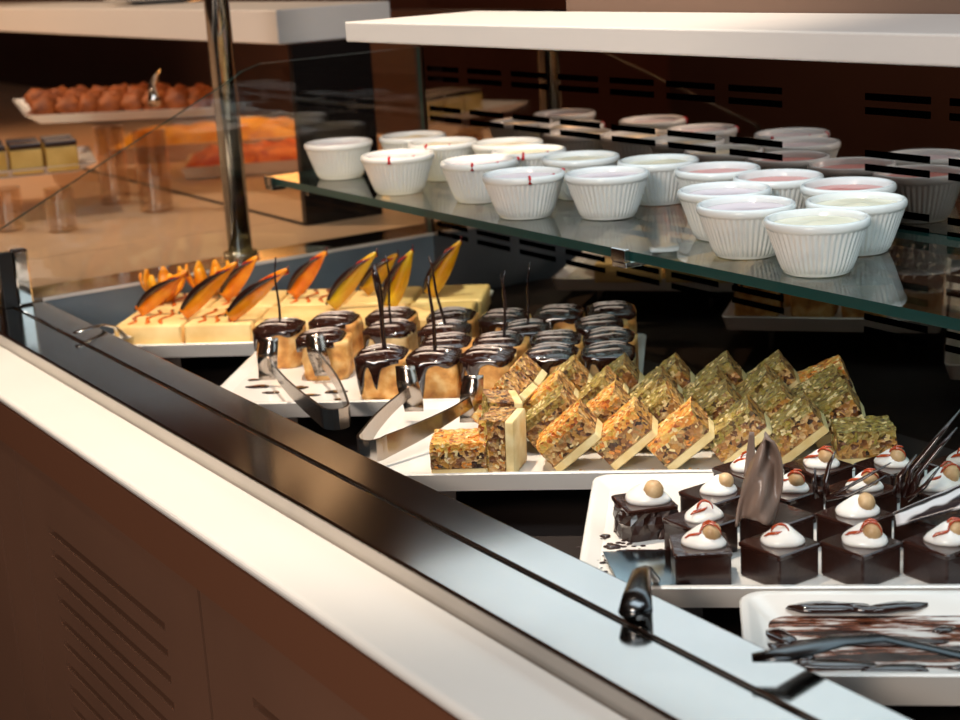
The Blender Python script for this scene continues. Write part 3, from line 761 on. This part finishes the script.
mo.location = st(.128,1.012,TOPZ+.0250); mo.rotation_euler = (0,0,TH)
# small chocolate shaving lying on the plate
o = MB()
for k in range(9):
    a = -.9+k*.22; o.tube([(.004*k-.016, .002*sin(k), .0008), (.004*k-.016+.002*sin(a), .002, .004), (.004*k-.013+.003*sin(a), .003, .0075)], [.0022,.0018,.0006], 6)
o = o.obj('chocolate_shaving', 'red' if False else 'choc', smooth=True); o.location = st(.012,1.128,TOPZ+.0006); o.rotation_euler = (0,0,TH)
tag(o, 'crumbled brown chocolate shaving on the white plate behind the torn cake', 'chocolate decoration')
for i, (s, t, a_, b_) in enumerate([(-.045,1.018,.020,.0045),(-.035,1.030,.022,.004),(-.060,1.040,.006,.004),(-.056,1.010,.005,.003),(-.066,1.06,.004,.003)]):
    puddle(P4, s, t, a_, b_, i*2.3+5, matn='choc', name='chocolate_crumb_smear', th=.0015)
q = MB()
inv4 = P4.matrix_basis.inverted()
for _ in range(110):
    c = inv4 @ st(random.gauss(-.052,.012), random.uniform(.985,1.062), TOPZ+.0006)
    q.ball(c, .0005+random.random()*.0011, 6, 4, (1.6,.8,.4))
tag(q.obj('chocolate_crumbs', 'choc', P4), kind='stuff')
# leftovers in the near dish
zf = PT-.010
for i, (s, t, a_, b_, ro) in enumerate([(.078,.939,.024,.0075,0),(.118,.939,.020,.0065,.2),(.100,.936,.012,.004,-.3),(.047,.905,.013,.008,-.9),(.052,.883,.016,.009,-.6),(.075,.866,.024,.006,.0),(.11,.861,.020,.005,.05),(.160,.858,.022,.005,.1),(.205,.868,.03,.007,.1),(.098,.898,.046,.006,.02),(.175,.890,.040,.005,.05),(.175,.925,.008,.004,.4),(.145,.914,.007,.004,.4),(.24,.89,.03,.008,0),(.215,.925,.02,.006,.2)]):
    puddle(P5, s, t, a_, b_, i*1.9+2, z=zf+(.0035 if t > .935 or t < .86 else 0), matn='glaze' if i not in (9,10) else 'choc', name='chocolate_smear', th=(.0030 if i < 3 else .0020) if i not in (9,10) else .0012, rot=ro)

# ------------------------------------------------------------------ ramekins
def ramekin():
    R1, R0, Hh = .0415, .0265, .044
    N = 240; prof = [(R0-.004,.0015),(R0-.002,0),(R0,.0012)]
    m = MB(); loops = []
    def ring(r, z, fl=0): return [((r+fl*(abs(sin(i*PI/5))-.5))*cos(2*PI*i/N), (r+fl*(abs(sin(i*PI/5))-.5))*sin(2*PI*i/N), z) for i in range(N)]
    loops += [ring(R0-.004,.0018), ring(R0-.0015,0), ring(R0,.001), ring(R0+.0003,.0030), ring(R0+.0010,.0034,.0013)]
    for k in range(1,6):
        f = k/5; loops.append(ring(R0+.001+(R1-.0035-R0)*(f**.92), .0034+.0320*f, .0013))
    loops += [ring(R1-.0020,.0362), ring(R1-.0006,.0372), ring(R1,.0390), ring(R1,.0415), ring(R1-.0010,.0434), ring(R1-.0026,.0440), ring(R1-.0040,.0432), ring(R1-.0050,.0405), ring(R1-.0075,.030), ring(R0+.002,.012), ring(R0-.004,.006)]
    return m.loft(loops).obj('ramekin', 'ramekin', smooth=True)
def filling(mname, level, lump, name):
    m = MB(); N = 48; R = .0415-.0050-(.0405-level)*.30-.0003; loops = []
    for f in (1,.9,.7,.5,.3,.12,.02):
        loops.append([(R*f*cos(2*PI*i/N), R*f*sin(2*PI*i/N), level+lump*(1-f*f)*(.6+noise.noise(Vector((cos(2*PI*i/N)*f*1.8, sin(2*PI*i/N)*f*1.8, lump*900))))) for i in range(N)])
    loops.insert(0, [(x*.97, y*.97, level-.006) for x,y,_ in loops[0]])
    return m.loft(loops).obj(name, mname, smooth=True)
ram0 = ramekin(); ram0.location = (0,0,0)
fills = {'w': filling('fill_white', .0385, .0040, 'cream_filling'), 'p': filling('fill_pink', .0375, .001, 'mousse_filling'), 'l': filling('fill_lilac', .0385, .0008, 'mousse_filling')}
rams = [(-1.726,0.896,'l',0,'white ramekin at the far left end of the glass shelf'),
 (-1.558,0.882,'l',1,'white ramekin with one red drip, second along the front from the shelf\'s left end'),
 (-1.699,0.985,'w',0,'white ramekin at the rear, farthest left against the mirror'),
 (-1.607,0.972,'w',1,'white ramekin with a red drip, just behind the second front ramekin'),
 (-1.434,0.916,'l',2,'white ramekin with red streaks on rim, third along the front, behind its streaked twin'),
 (-1.31,0.884,'l',2,'white ramekin with two red spots, fourth along the front from the left'),
 (-1.531,1.014,'w',0,'white ramekin against the mirror, third of the rear row from the left'),
 (-1.456,0.985,'w',1,'white ramekin with a red drop, behind the streaked pair'),
 (-1.361,0.992,'w',0,'plain white ramekin behind the gap between the two central front ramekins'),
 (-1.242,0.936,'l',0,'plain fluted ramekin, front of the shelf just left of the open glass gap'),
 (-1.268,1.022,'w',0,'white ramekin against the mirror at mid shelf, left of the open glass gap'),
 (-1.174,1.019,'p',0,'ramekin with pink filling against the mirror, behind the open glass gap'),
 (-1.07,0.938,'l',0,'shallow-lit ramekin behind the front ramekin at the right end of the open gap'),
 (-1.088,1.016,'p',0,'rear ramekin with pinkish filling, left neighbour of the rightmost rear one'),
 (-0.999,0.897,'l',0,'lilac-filled ramekin at the shelf edge, left of the nearest ramekin'),
 (-0.904,0.886,'w',0,'nearest and largest-looking ramekin, lumpy cream filling, at the shelf edge'),
 (-0.94,0.966,'w',0,'cream-filled ramekin directly behind the nearest one'),
 (-1.002,1.02,'p',0,'pink-filled ramekin against the mirror, rightmost of the rear row')]
rp = relax([(r[0], r[1]) for r in rams], .0833, clamp=lambda x, y: (x, min(max(y,.879),1.0215)))
for i, ((x, y), (_, _, f, dr, lab)) in enumerate(zip(rp, rams)):
    o = ram0 if i == 0 else ram0.copy()
    if i: C.objects.link(o)
    o.location = (x, y, -.268+H+.0004); o.rotation_euler = (0,0,i*.7)
    c = fills[f].copy(); C.objects.link(c); c.parent = o
    if dr:
        for k in range(dr+1):
            q = MB()
            a = math.radians(-60+50*k+17*(i%3))-i*.7
            R = .0418
            if k == 0: q.tube([((R-.006)*cos(a), (R-.006)*sin(a), .041), ((R-.002)*cos(a), (R-.002)*sin(a), .0446), (R*cos(a), R*sin(a), .0425), ((R+.0002)*cos(a), (R+.0002)*sin(a), .0375)], [.0006,.0014,.0015,.0022], 8)
            elif k == 1: q.tube([((R-.012)*cos(a-.5), (R-.012)*sin(a-.5), .0368), ((R-.006)*cos(a-.3), (R-.006)*sin(a-.3), .0415), ((R-.002)*cos(a-.15), (R-.002)*sin(a-.15), .0446)], [.0008,.0012,.0007], 7)
            else: q.ball(((R)*cos(a), (R)*sin(a), .0425), .0022, 8, 6)
            q.obj('red_drip', 'drip', o, smooth=True)
    tag(o, lab, 'bowl', 'white fluted ramekins on the glass shelf')
for f in fills.values(): bpy.data.objects.remove(f)

# ------------------------------------------------------------------ tongs and servers
def tongs(name, hinge, p1, p2, zt, z_h, ph, label, aw=.0085):
    """pastry tongs lying on their side: hinge bend, two upright strips, broad blades at the ends"""
    root = empty(name, (hinge[0], hinge[1], z_h+H)); tag(root, label, 'tongs', 'steel pastry tongs')
    h = Vector((0,0,0)); e1 = Vector((p1[0]-hinge[0], p1[1]-hinge[1], zt-z_h)); e2 = Vector((p2[0]-hinge[0], p2[1]-hinge[1], zt-z_h))
    mid = (e1+e2).normalized(); per = Vector((-mid.y, mid.x, 0)).normalized()
    if per.dot(e1-e2) < 0: per = -per
    g = .0125
    m = MB(); pts = []
    for k in range(9):
        a = -PI/2+PI*k/8; pts.append(-mid*g*cos(a)*1.1+per*g*sin(a)+mid*g)
    m.strip(pts, [(0,0,.0095)]*9, .0022).obj('hinge_bend', 'tongsteel', root, smooth=False)
    for sgn, e in ((1, e1), (-1, e2)):
        st0 = per*g*sgn+mid*g; L = (e-st0); n = 12; pts = []; hv = []
        for k in range(n+1):
            f = k/n; bow = per*sgn*.004*sin(PI*f)
            pts.append(st0+L*f+bow); hv.append((0,0,.0095-.0040*min(1, f*1.3)))
        arm = m_ = MB().strip(pts, hv, .0022).obj('arm', 'tongsteel', root)
        end = pts[-1]; pts2 = []
        for k in range(11):
            f = k/10; pts2.append(end+Vector((0,0,-ph*.45+ph*f))+B*(.0022*sin(f*8))+A*(.006*(f-.5)*sgn))
        MB().strip(pts2, [A*(.0085+.0015*sin(PI*k/10)) for k in range(11)], .0014).obj('gripping_blade', 'tongsteel', arm, smooth=True)
    return root
tongs('serving_tongs', (-1.208,.606), (-1.395,.628), (-1.372,.672), -.386, -.3985, .042, 'steel pastry tongs spread on the plate of glazed sponge cakes')
tongs('serving_tongs', (-1.108,.578), (-1.128,.695), (-1.195,.672), -.384, -.3975, .042, 'steel pastry tongs resting on the nut bar plate, blades upright')
# spoon lying from rail to the cheesecake plate
def spoon(name, pts, rad, bowl, label, mname='chrome', flat=(1.5,.5), cat='spoon'):
    root = empty(name, pts[0][:2]+(pts[0][2]+H,)); o = Vector(pts[0])
    q = [Vector(p)-o for p in pts]
    MB().tube(q, rad, 10, flat=flat).obj('handle', mname, root, smooth=True)
    if bowl:
        d = (q[-1]-q[-2]).normalized(); c = q[-1]+d*bowl*.9
        n = Vector((-d.y, d.x, 0)).normalized(); loops = []
        up = Vector((0,0,1))
        for zz, f in ((0,1),(-.0015,.9),(-.0035,.6),(-.0042,.2),(-.0034,.2),(-.0026,.6),(-.0005,.88)):
            loops.append([c+d*bowl*f*cos(2*PI*i/20)+n*bowl*.62*f*sin(2*PI*i/20)+up*zz for i in range(20)])
        MB().loft(loops, cap0=False, cap1=False).obj('bowl', mname, root, smooth=True)
    tag(root, label, cat); return root
spoon('serving_spoon', [(-1.575,.498,-.3645),(-1.60,.535,-.367),(-1.63,.56,-.380),(-1.660,.578,-.3975)], [.0028,.0024,.0022,.0028], .016, 'steel spoon reaching from the rail onto the cheesecake plate')
# cake server by the torn chocolate cake
srv = empty('cake_server', (-.76,.595,-.4105+H)); tag(srv, 'cake server with flat grey blade under the torn cake, dark handle over rail', 'cake server')
o0 = Vector((-.76,.595,-.4105)); bl = [(-.772,.580),(-.826,.607),(-.792,.650),(-.738,.612)]
bv = [Vector((x,y,-.4098))-o0 for x,y in bl]
MB().loft([[v for v in bv], [v+Vector((0,0,.0014)) for v in bv]]).obj('blade', 'blade', srv, bevel=.0004)
hp = [Vector(p)-o0 for p in ((-.757,.598,-.4075),(-.745,.588,-.398),(-.722,.563,-.3770),(-.700,.542,-.3670),(-.672,.517,-.3650),(-.652,.500,-.3640))]
MB().tube(hp, [.0028,.0032,.0040,.0056,.0080,.0092], 12, flat=(1.05,.55)).obj('handle', 'darkmetal', srv, smooth=True)
# knife over the smeared dish
spoon('palette_knife', [(-.566,.508,-.3625),(-.556,.520,-.3610),(-.558,.560,-.3660),(-.556,.590,-.3720),(-.545,.612,-.3800),(-.525,.640,-.3900),(-.505,.668,-.398)], [.0030,.0052,.0048,.0036,.0034,.0040,.0050], 0,
      'dark metal spreader resting on the rail above the smeared dish', 'darkmetal', (1.5,.45), 'knife')

# ------------------------------------------------------------------ neighbouring buffet station
nb = tag(empty('buffet_station', (-3.4,.9,0)), 'neighbouring tan buffet counter with white overhead shelf, beyond the pole', 'buffet counter')
def npart(mb, name, m, **k):
    o = mb.obj(name, m, nb, **k); o.matrix_parent_inverse = Matrix.Translation((3.4,-.9,0)); return o
npart(MB().box(-5.6,-2.075,.35,1.62,-.40+H,ZR), 'worktop', 'tan')
npart(MB().box(-2.075,-1.8895,.4460,1.62,-.385+H,ZR-.0006), 'worktop_end', 'tan')
npart(MB().box(-5.55,-2.1,.42,1.60,.0,-.40+H), 'cabinet', 'cabinet')
npart(MB().box(-5.6,-2.013,.979,.987,ZR,ZR+.0015), 'worktop_seam', 'seam')
npart(MB().box(-2.019,-2.007,.982,1.105,ZR-.0005,-.1205+H), 'dark_end_panel', 'darkpanel')
npart(MB().box(-5.6,-2.013,.966,1.145,-.120+H,-.0735+H), 'overhead_shelf', 'shelfwhite', bevel=.002)
npart(MB().box(-5.6,-2.02,1.600,1.64,ZR,-.1205+H), 'back_panel', 'darkbrown')
npart(MB().box(-3.4,-2.15,1.30,1.40,-.1225+H,-.1203+H), 'platter_fill_strip', 'fill_strip')  # added glowing strip that brightens the rear platters
# glass vases that carry trays
def vase(x, y, r, h, lab):
    N = 28; L = []
    for rr, z in ((r*.9,.001),(r,.002),(r,h),(r-.003,h),(r-.003,.008),(r*.5,.006)): L.append([(rr*cos(2*PI*i/N), rr*sin(2*PI*i/N), z) for i in range(N)])
    o = MB().loft(L, cap0=True, cap1=True).obj('glass_vase', 'vase', smooth=True); smooth_by_angle(o, .8)
    o.location = (x, y, ZR); tag(o, lab, 'vase', 'glass cylinders propping up the trays')
vase(-2.455,.868,.0235,.124,'left of two tall glass cylinders under the fried-bite tray')
vase(-2.325,.885,.0255,.124,'tall glass cylinder nearest the pole, under the fried-bite tray')
vase(-2.262,.715,.0215,.064,'short glass cylinder, right of two under the left-edge tray')
vase(-2.335,.66,.0215,.064,'short glass cylinder, left of two under the left-edge tray')
def tray(name, quad, z, th, label):
    c = Vector((sum(p[0] for p in quad)/4, sum(p[1] for p in quad)/4, 0)); L = []
    for f, zz in ((.84,-th),(.97,-.003),(1,0),(.975,0),(.86,-th*.7)):
        L.append([((p[0]-c.x)*f, (p[1]-c.y)*f, zz) for p in quad])
    o = MB().loft(L).obj(name, 'porcelain'); o.location = (c.x, c.y, z+H); tag(o, label, 'tray', 'white serving trays on glass cylinders'); return c
cB = tray('serving_tray', [(-2.604,.783),(-2.385,1.050),(-2.76,1.145),(-2.975,.875)], -.2315, .0165, 'white tray of fried bites on tall glass cylinders')
cA = tray('serving_tray', [(-2.385,.82),(-2.62,.89),(-2.72,.50),(-2.485,.43)], -.2935, .0145, 'white tray of cream squares at the left edge of the photo')
def fried_bite(seed): return MB().ball((0,0,0), .024, 14, 9, (1.15,.85,.75), nz=.45, seed=seed).obj('fried_bite', 'fried', smooth=True)
fb = [fried_bite(i) for i in range(3)]; n = 0
grid = []
for r_ in range(3):
    for k in range(8 if r_ < 2 else 7):
        u = .13+.108*k+(.05 if r_ == 1 else 0); v = .17+.25*r_
        q0 = Vector((-2.604,.783))*(1-u)+Vector((-2.385,1.050))*u; q1_ = Vector((-2.975,.875))*(1-u)+Vector((-2.76,1.145))*u
        p_ = q0*(1-v)+q1_*v; grid.append((p_.x, p_.y, r_, k))
for (x, y, r_, k) in grid:
    o = fb[n] if n < 3 else fb[n % 3].copy()
    if n >= 3: C.objects.link(o)
    n += 1
    o.location = (x, y, -.2315-.0117+H+.0185); o.rotation_euler = (0,0,n*1.9)
    tag(o, 'brown fried bite, %s from left, %s line on high tray' % (ORD[k], ('near','middle','far')[r_]), 'fried snack', 'brown fried bites on the high tray')
sq0 = None; n = 0
for r_ in range(2):
    for k in range(5):
        x = -2.448-.0155*k*-1-.060*r_-.035; y = .555+.0505*k+.014*r_+.02
        if sq0 is None: sq0 = MB().box(-.024,.024,-.022,.022,0,.038).obj('cream_square', 'squares', bevel=.003); o = sq0; MB().box(-.0235,.0235,-.0215,.0215,.0383,.046).obj('dark_topping', 'choc', sq0, bevel=.001)
        else: o = copy_tree(sq0)
        o.location = (x, y, -.2935-.0101+H+.0005); o.rotation_euler = (0,0,1.32)
        tag(o, 'yellow square cake with dark top, %s from left, %s line of low tray' % (ORD[k], ('near','far')[r_]), 'cake', 'yellow squares on the low tray')
# food on the far part of the station
def mound(name, quad, z0, hgt, m, label, scale, base_label):
    nx, ny = 30, 22; vs = []; 
    def P(u, v):
        a_ = [quad[0][i]*(1-u)+quad[1][i]*u for i in (0,1)]; b_ = [quad[3][i]*(1-u)+quad[2][i]*u for i in (0,1)]
        return [a_[i]*(1-v)+b_[i]*v for i in (0,1)]
    for i in range(nx+1):
        for j in range(ny+1):
            u, v = i/nx, j/ny; x, y = P(u, v); e = min(1, 8*min(u,1-u,v,1-v))
            vs.append((x, y, z0+H+hgt*e*(.75+.5*noise.noise(Vector((x,y,0))*scale))))
    top = [(i*(ny+1)+j, (i+1)*(ny+1)+j, (i+1)*(ny+1)+j+1, i*(ny+1)+j+1) for i in range(nx) for j in range(ny)]
    mbd = MB().add(vs, top)
    o = mbd.obj(name, m, smooth=True); tag(o, label, 'food', kind='stuff')
def platter(quad, z0, z1, m, label):
    c = [sum(p[0] for p in quad)/4, sum(p[1] for p in quad)/4]
    o = MB().loft([[(p[0]*.96+c[0]*.04, p[1]*.96+c[1]*.04, z0+H) for p in quad], [(p[0],p[1],z1+H) for p in quad]]).obj('platter', m); tag(o, label, 'platter', 'platters on the neighbouring station')
q1 = [(-2.93,1.03),(-2.76,1.37),(-2.97,1.48),(-3.14,1.14)]
platter(q1, -.3715, -.340, 'tan', 'tan platter of yellow bake, behind the orange salad')
mound('yellow_bake', [(p[0]*.95-2.95*.05, p[1]*.95+1.255*.05) for p in q1], -.3398, .026, 'egg', 'yellow baked dish on the rear platter beyond the pole', 22, '')
q2 = [(-2.61,1.045),(-2.475,1.315),(-2.66,1.41),(-2.795,1.14)]
platter(q2, -.3700, -.350, 'tan', 'low tan platter of orange salad, beside the dark end panel')
mound('orange_salad', [(p[0]*.95-2.635*.05, p[1]*.95+1.228*.05) for p in q2], -.3498, .020, 'carrot', 'bright orange shredded salad on the platter right of the pole', 40, '')
# tongs on fried bites
spoon('serving_tongs', [(-2.30,.89,-.205),(-2.33,.90,-.185),(-2.36,.92,-.172),(-2.42,.95,-.168)], [.010,.006,.004,.003], 0, 'shiny tongs standing in the fried bites on the high tray', 'chrome', (1,1), 'tongs')
# dishes standing on the neighbour's overhead shelf
L = []
for rr, z in ((.05,0),(.11,.010),(.115,.012),(.05,.003)): L.append([(rr*cos(2*PI*i/30), rr*sin(2*PI*i/30), z) for i in range(30)])
o = MB().loft(L).obj('dinner_plate', 'porcelain', smooth=True); o.location = (-2.78,1.12,-.073+H); tag(o, 'white plate on the neighbouring overhead shelf at the top left edge', 'plate')

# ------------------------------------------------------------------ lamps and added fill lights
def lamp_fixture(x, y, lab, warm=True):
    N = 20; L = [[(r*cos(2*PI*i/N), r*sin(2*PI*i/N), z) for i in range(N)] for r, z in ((.07,0),(.075,-.02),(.06,-.03),(.055,-.01))]
    o = MB().loft(L, cap1=False).obj('ceiling_spotlight', 'chrome', smooth=True); o.location = (x, y, RZ1); tag(o, lab, 'lamp', 'ceiling spotlights')
def light(kind, loc, energy, col, size=.1, target=None, size_y=None, spot=None, blend=.3, name='lamp'):
    l = bpy.data.lights.new(name, kind); l.energy = energy; l.color = col
    if kind == 'AREA':
        l.shape = 'RECTANGLE' if size_y else 'SQUARE'; l.size = size
        if size_y: l.size_y = size_y
    else: l.shadow_soft_size = size
    if kind == 'SPOT': l.spot_size = spot; l.spot_blend = blend
    o = bpy.data.objects.new(name, l); C.objects.link(o); o.location = loc
    if target is not None: o.rotation_euler = (Vector(target)-Vector(loc)).to_track_quat('-Z','Y').to_euler()
    return o
WARM = (1,.70,.42); COOL = (.80,.93,1)
light('SPOT', (-1.35,.48,RZ1-.06), 182, (1,.84,.66), .03, (-1.26,.66,.86), spot=math.radians(36), blend=.6, name='warm_spot_case')
light('SPOT', (-1.9,.0,RZ1-.06), 30, (1,.80,.58), .03, (-1.75,.55,.9), spot=math.radians(40), blend=.7, name='warm_spot_counter')
light('SPOT', (-2.9,.2,RZ1-.06), 72, (1,.78,.56), .04, (-2.7,.9,.9), spot=math.radians(60), blend=.7, name='warm_spot_neighbour')
light('SPOT', (-4.2,-.9,RZ1-.3), 150, (1,.60,.32), .04, (-3.0,.96,1.18), spot=math.radians(50), blend=.7, name='warm_spot_neighbour_far')
light('AREA', (-.3,.35,2.6), 12, COOL, 1.2, (-.5,.65,.9), size_y=.5, name='cool_ceiling_panel')
light('AREA', (.6,-1.6,1.9), 21, COOL, .9, (-.9,.76,1.15), name='cool_front_fill')  # added cool fill from the front for the shelf face
light('AREA', (.2,-1.3,2.1), 24, (1,.76,.58), .5, (-1.1,.75,.9), name='warm_front_fill')  # unseen warm fill, added to lift the plate lips
light('AREA', (-4.6,-2.2,2.6), 20, (1,.70,.50), 1.2, (-4.8,-3.6,.4), name='mirror_wall_fill')  # added to brighten the wall that the mirror panel reflects
light('POINT', (-4.6,2.9,1.1), 7, (1,.62,.36), .15, name='far_wall_fill')  # added glow for the far wall, no fitting there
# warm tube lamps on the ceiling beyond the case (seen only as streaks in the steel rail)
for (x0, y0, x1, y1, lab) in ((-6.0,2.84,-6.5,3.36,'warm ceiling tube lamp nearer the case'), (-6.75,3.35,-6.4,2.7,'warm ceiling tube lamp nearer the side wall')):
    d = Vector((x1-x0, y1-y0, 0)); c = Vector(((x0+x1)/2, (y0+y1)/2, RZ1-.03)); u = d.normalized(); v = Vector((-u.y, u.x, 0))
    o = MB().obox((0,0,0), u*d.length/2, v*.022, Vector((0,0,.015))).obj('ceiling_tube_lamp', 'lamp_warm', bevel=.01); o.location = c
    tag(o, lab, 'lamp', 'warm ceiling tube lamps')
# ------------------------------------------------------------------ world, camera, view
w = bpy.data.worlds.new('world'); S.world = w; w.use_nodes = True
w.node_tree.nodes['Background'].inputs[0].default_value = (.9,.62,.45,1); w.node_tree.nodes['Background'].inputs[1].default_value = .05
R = Matrix(((.54231763,-.18334765,.81992392),(.83824903,.18409238,-.5132724),(-.05683446,.9656571,.25352753)))
cam_d = bpy.data.cameras.new('camera'); cam = bpy.data.objects.new('camera', cam_d); C.objects.link(cam)
cam.matrix_world = Matrix.Translation((0,0,H)) @ R.to_4x4()
cam_d.sensor_width = 36; cam_d.lens = 36*1592/960; cam_d.clip_start = .02
cam_d.dof.use_dof = True; cam_d.dof.focus_distance = 1.22; cam_d.dof.aperture_fstop = 10
S.camera = cam
S.view_settings.view_transform = 'Standard'; S.view_settings.look = 'None'; S.view_settings.exposure = 0; S.view_settings.gamma = 1
S.view_settings.use_curve_mapping = False
S.cycles.max_bounces = 10; S.cycles.transparent_max_bounces = 16
